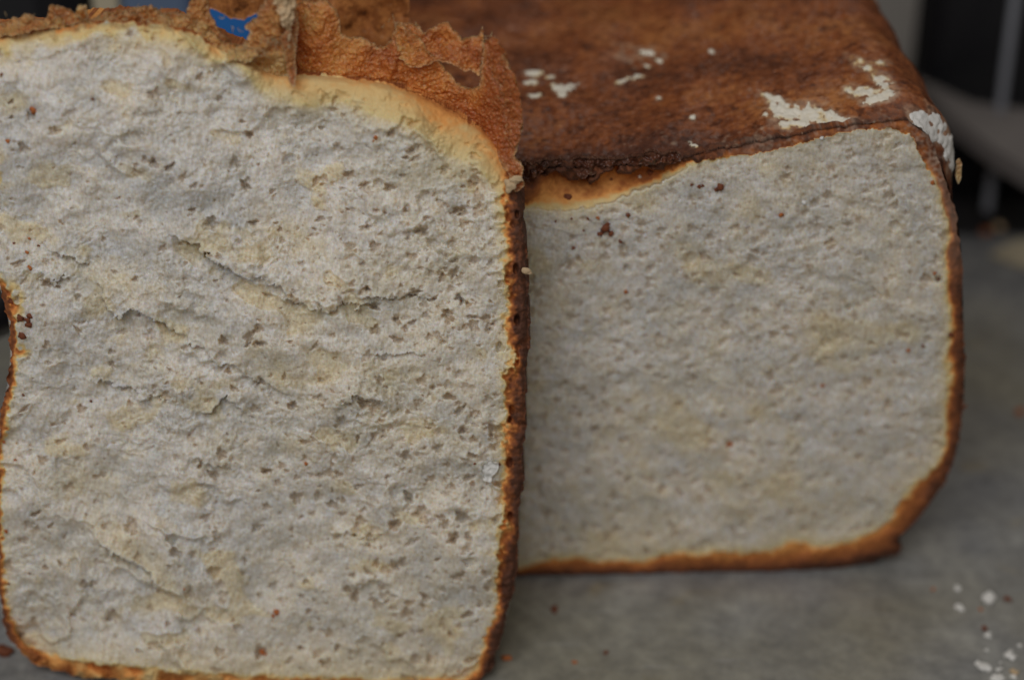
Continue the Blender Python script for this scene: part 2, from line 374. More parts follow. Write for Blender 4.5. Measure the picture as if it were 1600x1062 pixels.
# ================================================================== THE SLICE
slice_root = empty('bread_slice', tuple(on_slice(410, 1075)), 'thick slice of white bread with torn peeling top crust leaning against the loaf', 'bread slice')
OUT_S = [(-60, 60), (0, 56), (80, 46), (150, 36), (230, 38), (300, 50), (345, 78), (385, 98), (425, 116), (470, 116), (520, 120), (575, 126), (620, 134), (665, 152), (705, 172), (745, 194), (778, 222), (797, 246), (811, 275), (817, 310),
         (819, 360), (822, 410), (821, 440), (824, 470), (824, 560), (820, 650), (822, 668), (816, 700), (817, 740), (812, 790), (811, 830), (806, 860), (807, 880), (803, 915), (795, 950), (786, 985), (776, 1020), (764, 1052), (740, 1076), (690, 1082), (550, 1082), (400, 1080), (300, 1074), (210, 1066),
         (130, 1057), (75, 1044), (40, 1028), (16, 1003), (5, 968), (-4, 900), (-7, 800), (-6, 720), (-1, 660), (6, 625), (15, 592), (17, 540), (15, 505), (6, 466), (-4, 440), (-20, 415), (-45, 380), (-60, 300)]
st = 1.22
X, Y = grid_of(-64, 832, 28, 1090, st); sh = X.shape
G = lambda l, s, ly=None, a=0: gf(sh, l, ly, a, 500+s, st)
S0 = sdf_poly(X, Y, smooth_poly(OUT_S, 1))
S = S0+1.3*G(7, 1)+1.2*G(24, 2)+.7*G(3.5, 9)
# how baked: wide on the right side, thinner at the bottom and the left, cream under the peeled top
right = ss(700, 790, X)*ss(215, 300, Y)
bottom = ss(960, 1040, Y)
left = ss(70, 20, X)*ss(400, 470, Y)
top = ss(330, 150, Y)
width = 3+33*right*(1-.25*ss(880, 1000, Y))+24*bottom*(1-right)+9*left*(1-bottom)
e = np.clip(S0, 0, 400)+(3.5*G(26, 3)+2.6*G(9, 4)+2.4*G(4, 14))*(1-.6*bottom)*(1-.4*left)
bake = np.clip(1.3*(1-e/(width)), 0, 1)**.8*np.clip((width-4)/10, 0, 1)
bsoft = bottom*ss(745, 690, X); bake = bake*(1-bsoft)+bsoft*np.minimum(bake, .50+.10*G(18, 77))
bake = np.maximum(bake, .20*np.exp(-np.clip(S0, 0, 400)/34)*bottom)
bake = np.maximum(bake, (.08+.13*ss(420, 260, Y))*np.exp(-(np.clip(e-width, 0, 400)/14)**1.5)*np.maximum(right, .6*left))
xtop = ss(330, 470, X)*ss(380, 250, Y)
topdist = np.clip(S0, 0, 400)
bake_top = (.12+.15*xtop+.05*G(40, 6))*np.exp(-(topdist/(22+34*xtop+9*G(50, 5)))**2)*1.5*ss(420, 300, Y)
bake_top += .22*np.exp(-topdist/7)*ss(420, 300, Y)*ss(560, 760, X)
bake = np.clip(np.maximum(bake, bake_top), 0, 1)
lipb = .40*np.exp(-(topdist/(20+8*G(30, 66)))**2)*ss(420, 380, X)*ss(200, 90, Y)*(.75+.3*G(12, 67)); bake = np.maximum(bake, np.clip(lipb, 0, .5))
for (cx, cy, rx, ry, amt) in ((18, 475, 16, 28, .75), (30, 548, 14, 9, .7), (2, 300, 8, 60, .2), (5, 640, 9, 26, .6)):
    bake = np.maximum(bake, amt*np.exp(-(((X-cx)/rx)**2+((Y-cy)/ry)**2)*1.2)*ss(-.8, .6, G(7, 8)))
cream = ss(.75, 1.9, G(42, 20, 26, .35)+.35*G(12, 21))*.8
for (cx, cy, rx, ry, a, amt) in ((160, 435, 60, 28, .2, .7), (300, 500, 60, 24, .5, .4), (600, 590, 60, 26, 0, .5), (440, 580, 50, 22, .5, .8), (240, 890, 95, 24, .72, .8), (130, 755, 80, 26, .2, .6), (230, 580, 60, 30, .3, .5),
                                 (450, 370, 60, 24, .4, .6), (650, 280, 60, 30, 0, .55), (560, 835, 45, 18, 0, .6), (330, 690, 60, 22, .2, .5), (600, 430, 90, 40, 0, .35), (460, 700, 40, 16, 0, .5), (690, 400, 60, 50, 0, .35)):
    u = (X-cx)*math.cos(a)+(Y-cy)*math.sin(a); v = -(X-cx)*math.sin(a)+(Y-cy)*math.cos(a)
    cream = np.maximum(cream, amt*np.exp(-((u/rx)**2+(v/ry)**2))*(.85+.15*G(18, 22)))
cream = np.clip(cream*1.25+.08*G(10, 23)+.13*ss(250, 750, X)+.14*ss(550, 1000, Y)+.09*G(110, 24), 0, 1)
h = crumb_height(X, Y, st, 40)
flat = np.clip(cream*1.2-.35, 0, .75); h = h*(1-.35*flat)
WX = X+5*G(22, 30)+2.6*G(6, 31); WY = Y+5*G(22, 32)+2.6*G(6, 33)+1.2*G(3, 34)
for pts, u_, d_, ah, al in (
        ([(150, 452), (178, 490), (205, 478), (240, 496), (268, 517), (290, 530)], 20, 34, 1.2, 1.5),
        ([(262, 376), (300, 384), (330, 402), (352, 424), (392, 428), (412, 432)], 24, 40, 1.5, 1.7),
        ([(405, 440), (440, 458), (480, 478), (500, 480)], 18, 26, .9, 1.1),
        ([(285, 540), (310, 545), (340, 568), (385, 590)], 14, 20, .7, .8),
        ([(135, 585), (165, 590), (195, 602), (215, 620), (275, 622)], 16, 22, .8, 1.0),
        ([(300, 642), (325, 638), (345, 618), (385, 640)], 14, 26, .8, 1.1),
        ([(360, 585), (400, 590), (430, 604), (470, 612)], 12, 18, .6, .7),
        ([(530, 625), (560, 622), (590, 628), (618, 636)], 12, 16, .7, .8),
        ([(60, 380), (90, 400), (120, 410), (135, 405)], 14, 20, .6, .8),
        ([(55, 430), (75, 443), (105, 440)], 14, 20, .6, .8),
        ([(155, 848), (190, 868), (225, 900), (262, 930), (292, 944)], 26, 26, 1.0, 1.5),
        ([(300, 722), (330, 738), (370, 740)], 14, 20, .6, .8),
        ([(560, 470), (600, 465), (640, 462), (665, 480)], 14, 24, .6, .9),
        ([(480, 470), (530, 478), (560, 482), (590, 470)], 12, 24, .5, .9),
        ([(520, 840), (560, 838), (600, 842)], 12, 16, .5, .6),
        ([(560, 560), (600, 552), (640, 556), (665, 564)], 12, 14, .5, .7)):
    h = h+line_ledge(WX, WY, pts, u_, d_, ah, al)
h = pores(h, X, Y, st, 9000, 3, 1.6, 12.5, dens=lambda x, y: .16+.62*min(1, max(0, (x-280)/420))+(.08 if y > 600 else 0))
for (cx, cy, r, d) in ((455, 248, 11, 1.3), (577, 352, 8, 1.3), (720, 467, 8, 3.0), (637, 775, 9, 2.4), (735, 655, 10, 1.5), (747, 648, 8, 1.5), (700, 600, 9, 1.6), (745, 280, 14, 1.3), (590, 350, 9, 1.2), (590, 285, 8, 1.4), (270, 842, 9, 1.5), (75, 555, 16, .9),
                       (785, 445, 8, 2.2), (783, 540, 8, 2.2), (620, 765, 14, 1.0), (715, 330, 13, 1.2), (733, 880, 10, 1.5), (695, 820, 10, 1.2)):
    d0 = np.hypot((X-cx+2*G(6, 60)), (Y-cy+2*G(6, 61))*1.1)/r; h = h-d*np.clip(1-d0**2.5, 0, 1)
# crust: pitted and rough instead of foamy
cz = ss(.30, .62, bake)
hc = .22*G(16, 70)+.13*G(6, 71)+.08*G(3, 72)
f1, f2 = worley(X+2*G(6, 73), Y*.75, 15, 5); hc -= .9*ss(.42, .12, f1)*ss(-.3, .8, G(30, 74))
for (cx, cy, rx, ry) in ((796, 722, 6, 9), (797, 806, 5, 8), (808, 335, 4, 7), (800, 640, 5, 8), (808, 500, 5, 9), (795, 655, 5, 6), (806, 420, 5, 9), (806, 560, 6, 12)):
    hc = hc-2.2*np.clip(1-(((X-cx)/rx)**2+((Y-cy)/ry)**2), 0, 1)**.6
h = h*(1-cz)+(hc-.25)*cz
# edges turn back; under the peeled top the skin is smooth and rolls away
near = np.clip(S0, 0, 60)
h = h*(1-.75*xtop*np.exp(-(topdist/38)**2))
h -= 1.3*np.clip(1-near/9, 0, 1)**2
R = 58*xtop+1; t = np.clip(1-near/R, 0, 1); h -= 6.5*(1-np.sqrt(1-.97*t*t))*xtop
Rl = 30; t = np.clip(1-near/Rl, 0, 1); h -= 2.2*t*t*ss(400, 300, X)*ss(160, 80, Y)
V, f, WF, A = relief(X, Y, S, h, on_slice, {'bake': bake, 'cream': cream, 'lining_shade': LINING_SHADE[3]}, st, wall=(.8, 2.5, 6, 10, 13.5), inset=.25)
fb = A['bake'][f].mean(1)
isc = fb > .42
A2 = dict(A); nb = len(X.ravel()); A2['bake'] = A['bake'].copy()
A2['bake'][nb:] = np.clip(np.where(A['bake'][nb:] < .42, .66, A['bake'][nb:]), 0, 1)
o = mesh_obj('crumb', *compact(V, f[~isc], A)[:2], M_bread, attrs=compact(V, f[~isc], A)[2]); adopt(o, slice_root)
FF = np.concatenate([f[isc], WF]); v_, f_, a_ = compact(V, FF, A2)
o = mesh_obj('crust', v_, f_, M_bread, attrs=a_); adopt(o, slice_root)
o['label'] = 'thin golden to dark brown crust round the slice'
# back of the slice
Pb = np.array(smooth_poly(OUT_S, 2)); vb = on_slice(Pb[:, 0], Pb[:, 1], np.full(len(Pb), -13.3)); cen = vb.mean(0)
vb = np.vstack([vb, cen]); n_ = len(Pb); fb_ = np.array([(i, (i+1) % n_, n_, n_) for i in range(n_)])[:, :3]
o = mesh_obj('back_crumb', vb, fb_, M_bread, attrs={'bake': np.zeros(n_+1), 'cream': np.full(n_+1, .2)}); adopt(o, slice_root)

# ------------------------------------------------------------------ torn sheets of crust
def sheet(name, poly, depth, mat, parent, place=on_slice, holes=(), step=1.3, seed=0, rag=2.2, thick=.7, bumps=(.5, .16, .07), rimw=3.0, tone=None, label=None, rimamt=.85):
    P = np.array(poly, float); X, Y = grid_of(P[:, 0].min()-6, P[:, 0].max()+6, P[:, 1].min()-6, P[:, 1].max()+6, step)
    g = lambda l, s, ly=None, a=0: gf(X.shape, l, ly, a, seed*100+s, step)
    S = sdf_poly(X, Y, P)
    for hp in holes: S = np.minimum(S, -sdf_poly(X, Y, hp))
    S = S+rag*(.55*g(5, 1)+.8*g(14, 2))+.5*rag*.4*g(2.6, 3)
    h = depth(X, Y)+bumps[0]*g(26, 4)+bumps[1]*g(9, 5)+bumps[2]*g(3.5, 6)
    f1, f2 = worley(X+1.5*g(5, 8), Y, 8.0, seed+3); h = h-bumps[1]*1.4*ss(.75, .1, f1)
    rim = rimamt*np.exp(-np.clip(S, 0, 99)/rimw); tn = tone(X, Y) if tone else np.zeros_like(X)
    V, f, WF, A = relief(X, Y, S, h, place, {'rim': rim, 'tone': tn+.3*g(30, 7)}, step, wall=(thick*.5, thick), inset=.6)
    nn = X.size; ok = np.unique(f); Vb = V[:nn]-place.n*(thick*.9*.001)
    fb = f[:, ::-1]+len(V); V = np.vstack([V, Vb]); A = {k: np.concatenate([a, a[:nn]]) for k, a in A.items()}
    v_, f_, a_ = compact(V, np.concatenate([f, WF, fb]), A)
    o = mesh_obj(name, v_, f_, mat, attrs=a_); adopt(o, parent)
    if label: o['label'] = label
    return o
# tall curtain on the right of the top, seen from its inner side
CUR = [(446, 150), (446, 90), (450, 40), (455, 8), (480, 1), (510, 2), (526, 14), (532, 30), (533, 46), (540, 57), (549, 60), (556, 56), (570, 58), (580, 68), (592, 72), (602, 71), (612, 64), (616, 52), (618, 38), (630, 42),
       (655, 60), (684, 92), (690, 104), (704, 118), (714, 131), (736, 139), (748, 134), (752, 110), (752, 62), (762, 66), (774, 66), (784, 84), (796, 105), (808, 132), (814, 165), (815, 200), (809, 226), (806, 244), (816, 262), (820, 290), (806, 300), (788, 262), (765, 240), (700, 215), (620, 180), (540, 162)]
def d_cur(X, Y):
    base = -8.2-.6*np.sin(X/31)+ss(700, 815, X)**1.6*8.0
    return base+(130-Y)*.012*ss(800, 700, X)-2.0*ss(480, 446, X)+1.6*np.sin((X-470)/26+Y/60)*ss(180, 40, Y)*.6
sheet('torn_crust', CUR, d_cur, M_torn, slice_root, seed=1, rag=1.6, tone=lambda X, Y: 1.5*ss(735, 800, X)+.4*ss(470, 450, X)+.5*ss(120, 190, Y), label='tall ragged sheet of orange brown crust standing up behind the slice top')
UPF = [(616, 40), (628, 36), (642, 40), (655, 40), (664, 51), (676, 46), (684, 37), (700, 34), (706, 46), (716, 54), (722, 62), (736, 58), (746, 56), (753, 44), (757, 58), (760, 90), (752, 112), (748, 118), (737, 112), (724, 109), (712, 103), (700, 99), (684, 97), (672, 99), (655, 103), (640, 104), (628, 98), (622, 80), (626, 66), (618, 58)]
sheet('torn_crust', UPF, lambda X, Y: -6.6+.5*np.sin(X/14)+ss(700, 760, X)*1.6-(110-Y)*.012, M_torn, slice_root, seed=2, rag=1.7, tone=lambda X, Y: 0*X+.15, rimw=2, label='ragged upper flap of the torn crust above its hole')
# curling dark corner
CORN = [(752, 40), (757, 62), (770, 60), (777, 64), (788, 84), (802, 112), (812, 146), (816, 190), (811, 225), (800, 235), (790, 190), (776, 130), (760, 90)]
sheet('torn_crust', CORN, lambda X, Y: -4.2+ss(745, 815, X)*4.2, M_torn, slice_root, seed=3, rag=1.5, rimamt=.12, tone=lambda X, Y: 1.7+0*X, label='dark curled right corner of the torn crust')
# lip of crust along the left of the top
LIP = [(-66, 34), (-20, 37), (6, 38), (20, 31), (31, 33), (36, 24), (60, 32), (74, 30), (78, 34), (100, 26), (120, 30), (142, 30), (165, 22), (182, 27), (205, 18), (236, 12), (250, 22), (275, 21), (292, 26), (300, 30), (330, 50), (350, 66), (372, 76), (396, 80), (402, 88), (384, 99), (352, 98), (322, 80), (290, 58), (240, 47), (180, 42), (120, 42), (70, 44), (30, 52), (-10, 58), (-66, 64)]
sheet('crust_lip', LIP, lambda X, Y: -1.3-(60-Y)*.05+.7*np.sin(X/17+Y/9), M_gold, slice_root, seed=4, rag=2.0, bumps=(.6, .30, .12), tone=lambda X, Y: .5*ss(40, 15, Y)+.2*ss(60, 160, X)-.3-.7*ss(60, 90, Y)*ss(260, 330, X), rimw=2.0, rimamt=.5, label='frayed golden crust lip along the left of the slice top')
for k, (poly, dz, tn) in enumerate((
        ([(76, 30), (78, 10), (88, 9), (98, 11), (108, 16), (118, 22), (130, 34), (110, 40), (84, 38)], -2.2, .3),
        ([(118, 24), (124, 10), (134, 9), (139, 20), (141, 32), (128, 34)], -1.6, 0.),
        ([(288, 40), (290, 18), (296, 4), (299, -14), (316, -16), (321, 2), (324, 16), (334, 34), (346, 52), (360, 68), (350, 74), (322, 62)], -2.6, .35),
        ([(150, 34), (170, 21), (205, 15), (238, 8), (256, 20), (290, 24), (300, 44), (250, 38), (200, 32)], -3.2, .4),
        ([(28, 40), (34, 24), (44, 22), (52, 31), (50, 42)], -1.5, 0.))):
    sheet('crust_curl', poly, lambda X, Y, dz=dz: dz+.5*np.sin(X/6)+(30-Y)*.02, M_gold, slice_root, seed=10+k, rag=1.5, bumps=(.4, .26, .11), tone=lambda X, Y, tn=tn: tn+0*X, rimw=2.2, rimamt=.6)
# folded golden piece in the middle
FOLD = [(366, 84), (376, 70), (388, 58), (383, 44), (384, 34), (398, 27), (402, 16), (412, 4), (418, -16), (450, -16), (462, 20), (464, 60), (458, 100), (450, 124), (432, 130), (414, 126), (404, 112), (386, 102)]
sheet('crust_fold', FOLD, lambda X, Y: -1.6+1.5*np.sin((X-400)/17)+(60-Y)*.02, M_gold, slice_root, seed=20, rag=2.0, bumps=(.8, .32, .12), tone=lambda X, Y: .5*ss(80, 20, Y)-1.3*ss(60, 110, Y), rimw=3, rimamt=.8, label='folded pleat of golden crust in the middle of the slice top')
sheet('crust_fold', [(436, 60), (448, 44), (456, 50), (462, 80), (462, 112), (459, 134), (452, 128), (446, 100)], lambda X, Y: .9-(X-450)*.06+0*Y, M_gold, slice_root, seed=21, rag=1.0, tone=lambda X, Y: .8+0*X, rimw=1.6)
PALE = [(424, -16), (460, -16), (461, 6), (460, 20), (459, 34), (454, 44), (453, 60), (452, 76), (449, 70), (449, 46), (440, 36), (434, 24), (428, 8)]
sheet('pale_crumb_tag', PALE, lambda X, Y: 1.2+.5*np.sin(X/5), M_pale, slice_root, seed=22, rag=1.2, bumps=(.5, .4, .2), tone=lambda X, Y: 0*X, rimw=1, label='pale scrap of crumb hanging from the torn crust')

def tube(name, pts, r, mat, parent=None, sides=6):
    """thin tapering strand through points"""
    P = np.array(pts, float); t = np.linspace(0, len(P)-1, (len(P)-1)*5+1); Q = np.stack([np.interp(t, range(len(P)), P[:, i]) for i in range(3)], -1)
    for _ in range(3): Q[1:-1] = (Q[:-2]+2*Q[1:-1]+Q[2:])/4
    T = np.gradient(Q, axis=0); T /= np.linalg.norm(T, axis=1)[:, None]+1e-9
    A_ = np.cross(T, [0, 1, .3]); A_ /= np.linalg.norm(A_, axis=1)[:, None]+1e-9; B_ = np.cross(T, A_); V = []
    n = len(Q)
    for i in range(n):
        rr = r*(1-.7*abs(i/(n-1)-.3)); 
        for k in range(sides):
            a = 2*math.pi*k/sides; V.append(Q[i]+rr*(math.cos(a)*A_[i]+math.sin(a)*B_[i]))
    Fc = [(i*sides+k, i*sides+(k+1) % sides, (i+1)*sides+(k+1) % sides, (i+1)*sides+k) for i in range(n-1) for k in range(sides)]
    return V, Fc
def strands(name, specs, mat, parent, stuff=True):
    V, Fc = [], []
    for pts, r in specs:
        v, f = tube('', pts, r, mat); Fc += [tuple(i+len(V) for i in q) for q in f]; V += v
    n = len(V); o = mesh_obj(name, np.array(V), np.array(Fc), mat, attrs={'rim': np.full(n, .5), 'tone': np.zeros(n)}); adopt(o, parent)
    if stuff: o['kind'] = 'stuff'
    return o
rng = np.random.default_rng(5)
sp = []
for (x, y, dx, dy, spread, n, ln) in ((392, 84, 1, -.2, 14, 14, 18), (250, 34, 1, .7, 60, 34, 12), (60, 42, 1, .1, 60, 34, 9), (418, 60, .2, 1, 10, 14, 12), (760, 60, .1, -1, 10, 9, 10), (640, 42, 1, -.3, 22, 12, 7), (500, 8, 1, .2, 30, 10, 7), (180, 34, 1, .2, 60, 30, 9)):
    for _ in range(n):
        px, py = x+rng.normal()*spread, y+rng.normal()*min(9, spread*.4); a = math.atan2(dy, dx)+rng.normal()*.7; l = ln*rng.uniform(.5, 1.4); pts = []
        d = .4 if y > 30 and x < 440 else -6
        for k in range(4):
            pts.append(on_slice(px+math.cos(a)*l*k/3, py+math.sin(a)*l*k/3+rng.normal()*1.3, d+rng.normal()*.4+math.sin(k)*.5))
            a += rng.normal()*.25
        sp.append((pts, rng.uniform(.00005, .00011)))
strands('torn_fibres', sp, M_gold, slice_root)

def lump(name, p, size, mat, parent=None, squash=(1, 1, 1), seed=0, sub=3, attrs=None):
    import bmesh
    bm = bmesh.new(); bmesh.ops.create_icosphere(bm, subdivisions=sub, radius=1)
    rng = np.random.default_rng(seed); K = rng.normal(size=(9, 3))*2.6; ph = rng.uniform(0, 6.28, 9); am = rng.uniform(.05, .2, 9)
    for v in bm.verts:
        c = np.array(v.co); v.co = Vector(c*(1+sum(am[i]*math.sin(K[i] @ c+ph[i]) for i in range(9)))*np.array(squash)*size)
    me = bpy.data.meshes.new(name); bm.to_mesh(me); bm.free(); me.materials.append(mat)
    for q in me.polygons: q.use_smooth = True
    o = bpy.data.objects.new(name, me); C.objects.link(o); o.location = p
    o.rotation_euler = (0, rng.uniform(-.6, .6) if parent else 0, rng.uniform(0, 6.28) if not parent else 0)
    if parent: adopt(o, parent)
    return o
# crust flecks stuck on the cut face of the slice
def surf(place, X, Y, h, px, py, st):
    j = int(np.clip((px-X[0, 0])/st, 0, X.shape[1]-1)); i = int(np.clip((py-Y[0, 0])/st, 0, X.shape[0]-1)); return h[i, j]
FL = [(52, 172, 8, 1), (145, 155, 3.5, 0), (12, 220, 5, 1), (3, 118, 5, 0), (46, 373, 5, 1), (42, 394, 4, 1), (46, 418, 6, 1), (22, 380, 3, 0), (46, 494, 8, 0), (46, 508, 7, 0), (42, 500, 7, 0), (20, 470, 9, 0), (30, 498, 8, 0), (34, 524, 8, 0), (36, 617, 4, 0), (432, 955, 8, 1), (427, 962, 5, 1), (410, 1018, 8, 1), (416, 1022, 6, 1),
      (478, 725, 5, 1), (288, 920, 3, 1), (587, 215, 5, 1), (584, 220, 3, 1), (142, 627, 3, 0), (46, 895, 3.5, 0), (720, 470, 3.5, 0), (714, 430, 2.5, 0), (781, 725, 3.5, 0), (742, 724, 3, 0), (60, 384, 3, 0), (765, 940, 2.5, 0), (716, 1048, 4, 1), (14, 912, 4, 0), (6, 690, 4, 1), (10, 830, 5, 1), (24, 718, 4, 1)]
for k, (px, py, r, orange) in enumerate(FL):
    hh = surf(None, X, Y, h, px, py, st)
    lump('crust_fleck', on_slice(px, py, hh+.1), r/8.2*.001*.62, M_fleck_o if orange else M_fleck, slice_root, (1.0, .6, 1.15), 100+k, 2)
# little pale lumps and scabs on the right crust edge
lump('pale_scab', on_slice(806, 280, .6), .0010, M_pale, slice_root, (1.1, .6, .8), 7)
lump('pale_scab', on_slice(797, 290, .6), .0009, M_pale, slice_root, (1.1, .6, 1.2), 8)
lump('pale_scab', on_slice(822, 424, .2), .0008, M_pale, slice_root, (1.2, .5, .8), 9)
sheet('crumb_flake', [(748, 740), (758, 726), (768, 722), (776, 726), (775, 742), (764, 752), (754, 748)], lambda X, Y: 1.5+0*X, M_flour, slice_root, seed=33, rag=2.4, bumps=(.2, .15, .08), rimamt=0)

# ================================================================== THE LOAF
loaf_root = empty('bread_loaf', tuple(on_loaf(1010, 905)), 'cut loaf of white bread with dark brown top crust and white flour patches', 'loaf')
OUT_L = [(1180, 224), (1290, 203), (1380, 190), (1412, 188), (1436, 198), (1455, 222), (1474, 266), (1488, 310), (1497, 350), (1503, 400), (1505, 500), (1508, 600), (1502, 660), (1494, 710), (1478, 748), (1448, 794), (1414, 832), (1396, 846), (1410, 852), (1404, 862), (1372, 872), (1345, 879), (1290, 891), (1180, 898), (1000, 901), (820, 904),
         (640, 902), (575, 888), (545, 850), (538, 700), (545, 500), (556, 360), (566, 300), (584, 272), (640, 262), (760, 262), (830, 264), (900, 262), (1000, 258), (1050, 252), (1100, 240)]
st2 = 1.6
X2, Y2 = grid_of(740, 1520, 150, 916, st2); sh = X2.shape
G = lambda l, s, ly=None, a=0: gf(sh, l, ly, a, 900+s, st2)
S0 = sdf_poly(X2, Y2, smooth_poly(OUT_L, 1)); S = S0+1.2*G(8, 1)+1.2*G(26, 2)
CR = smooth_poly([(740, 326), (820, 327), (880, 328), (930, 324), (965, 314), (1000, 299), (1040, 280), (1080, 262), (1150, 247), (1250, 219), (1340, 200), (1396, 197), (1424, 210), (1448, 256), (1467, 310), (1477, 390), (1480, 560), (1474, 660), (1462, 708), (1430, 770), (1385, 824), (1330, 846), (1250, 858), (1150, 858), (1040, 866), (900, 872), (740, 878)], 2)
T = sdf_poly(X2, Y2, CR)+(2.0+2.5*ss(300, 420, Y2))*G(44, 3)+1.2*G(13, 14)+1.0*G(5, 4)          # positive inside the crumb
wc = np.clip(S0, 0, 400)-np.clip(T, -400, 0)                    # width of the crust zone here
q = np.clip(-T, -12, 400); pock = ss(830, 850, X2+.3*(Y2-290))*ss(1120, 1020, X2)*(S0 > 0)*ss(0, 4, -T)*(Y2 < 345)
wloc = np.clip(np.clip(S0, 0, 400)+np.clip(-T, 0, 400), 6, 90)
bake = np.where(T > 0, .09*np.exp(-T/10)*(1+1.3*ss(780, 850, Y2)), .09+(.33+.55*np.clip(-T/wloc, 0, 1)**.6)*ss(-1, 15, -T))
bake = np.where((Y2 > 780) & (T < 0), .42+.45*np.clip(-T/wloc, 0, 1)**.7, bake)
tpk = ss(290, 250, Y2)*ss(1090, 1160, X2); bake = np.where(T < 0, bake*(1-tpk)+tpk*np.maximum(bake, .80+.08*G(10, 61)), bake)
lip = ss(1, -1, Y2-(266+6*G(20, 6)+3*G(7, 7)+10*np.exp(-((X2-915)/22)**2)*(1+.4*G(8, 8))-14*ss(980, 1120, X2)))*ss(1180, 1080, X2)
pocket = pock*(1-lip)
pk = .51+.12*np.exp(-((X2-870)/45)**2-((Y2-270)/26)**2)+.10*np.exp(-((X2-1015)/40)**2)+.03*G(18, 9)-.12*ss(300, 326, Y2)
pk = .12+(pk-.12)*ss(0, 15, -T); bake = bake*(1-pocket)+pk*pocket
bake = np.where(lip*ss(0, 3, -T) > .5, .95, bake)
cream = np.clip(ss(.6, 1.9, G(46, 20, 34, .2))*.7+.12*G(10, 21)+.16+.16*ss(500, 900, Y2)+.12*G(90, 22)+.10*G(34, 23), 0, 1)
h2 = crumb_height(X2*1.12, Y2*1.12, st2*1.12, 80, .45, .45, .75)*.5
for (pts, u_, d_, ah, al) in (([(960, 650), (1100, 655), (1200, 655), (1290, 657)], 12, 10, .08, .12), ([(1190, 640), (1240, 600), (1280, 540), (1330, 500)], 30, 30, .12, .12), ([(840, 350), (880, 362), (920, 366)], 6, 8, .15, .2), ([(860, 340), (960, 344), (1040, 352)], 6, 8, .12, .15)):
    h2 = h2+line_ledge(X2+4*G(20, 40), Y2+4*G(20, 41), pts, u_, d_, ah, al)
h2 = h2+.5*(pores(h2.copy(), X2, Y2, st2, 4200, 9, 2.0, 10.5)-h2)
for (cx, cy, r, d) in ((1140, 694, 8, 1.6), (1398, 352, 9, 1.4), (1080, 405, 13, 1.1), (1135, 510, 8, 1.4), (980, 420, 8, 1.2), (1290, 535, 10, 1.0), (1466, 436, 6, 2), (1105, 855, 13, 1.0), (1010, 860, 6, 1.6), (1325, 480, 5, 1.6), (875, 745, 9, 1.0), (880, 830, 9, 1.2)):
    h2 = h2-d*np.clip(1-(np.hypot(X2-cx, Y2-cy)/r)**2.5, 0, 1)
bake = np.clip(bake+.5*np.exp(-np.clip(S0, 0, 99)/7)*ss(840, 880, Y2), 0, 1)  # contact shadow along the loaf's bottom edge, painted in as darker crust
cz = ss(.32, .5, bake); h2 = h2*(1-cz)+cz*(.22*G(14, 50)+.08*G(5, 51)-.1)
h2 = h2*(1-.8*pocket)-pocket*(1.0+4.6*ss(326, 262, Y2)*ss(840, 880, X2)*ss(1080, 1000, X2))+lip*ss(0, 3, -T)*(.3+.5*G(6, 52))
h2 -= (.7+.9*ss(840, 890, Y2))*np.clip(1-np.clip(S0, 0, 60)/12, 0, 1)**2
# the crumb continues plainly behind the slice
V, f, WF, A = relief(X2, Y2, S, h2, on_loaf, {'bake': bake, 'cream': cream, 'lining_shade': LINING_SHADE[9]*.85, 'dust': np.clip((.16+.20*G(3, 90)+.10*G(16, 91))*ss(1080, 1260, X2)*ss(330, 250, Y2)*ss(6, -6, T)+.25*ss(1440, 1480, X2)*ss(480, 330, Y2)*ss(3, -3, T), 0, .8)}, st2, wall=(1.5, 3.0), inset=.5)
A['bake'][X2.size:] = np.clip(A['bake'][X2.size:], .6, 1)
fb = A['bake'][f].mean(1); xf = A['bake'][f[:, 0]]
isc = fb > .40
pkf = pocket.ravel()[f].mean(1) > .5
v_, f_, a_ = compact(V, f[~isc & ~pkf], A); o = mesh_obj('crumb', v_, f_, M_bread, attrs=a_); adopt(o, loaf_root)
v_, f_, a_ = compact(V, comps(f[pkf], len(V))[0], A); o = mesh_obj('hollow', v_, f_, M_bread, attrs=a_); adopt(o, loaf_root); o['label'] = 'orange hollow under the lifted top crust of the loaf'
v_, f_, a_ = compact(V, np.concatenate([f[isc & ~pkf], WF]), A); o = mesh_obj('crust_rim', v_, f_, M_bread, attrs=a_); adopt(o, loaf_root)

# body: the outline carried back along the loaf
P = smooth_poly(OUT_L, 2); seg = np.r_[0, np.cumsum(np.hypot(*np.diff(np.vstack([P, P[:1]]), axis=0).T))]
# more points along the visible top
tot = seg[-1]; tt = np.linspace(0, tot, 1500, endpoint=False)
Pc = np.vstack([P, P[:1]]); Px = np.interp(tt, seg, Pc[:, 0]); Py = np.interp(tt, seg, Pc[:, 1])
base = on_loaf(Px, Py, np.full(len(Px), -1.0)); cen = np.array([base[:, 0].mean(), 0, .055])
yaw = math.radians(5.5); DIR = np.array([-math.sin(yaw), math.cos(yaw), 0])
ks = np.concatenate([np.linspace(0, .09, 260), np.linspace(.095, .185, 24)]); nr, nc = len(ks), len(tt)
tang = np.roll(base, -1, 0)-np.roll(base, 1, 0); nrm = np.cross(tang, [0, 1, 0]); nrm /= np.linalg.norm(nrm, axis=1)[:, None]+1e-9
if (nrm*(base-cen)).sum() < 0: nrm = -nrm
for _ in range(12): nrm = (np.roll(nrm, 1, 0)+nrm+np.roll(nrm, -1, 0))/3
gs = (nr, nc); KK = ks[:, None]*7800                      # pixels-like units along the loaf
D = .45*gf(gs, 60, 60, 0, 31, 2)+.06*gf(gs, 16, 16, 0, 32, 2)+.05*gf(gs, 5, 5, 0, 33, 2)
fade = ss(0, .004, ks)[:, None]
rng = np.random.default_rng(77)
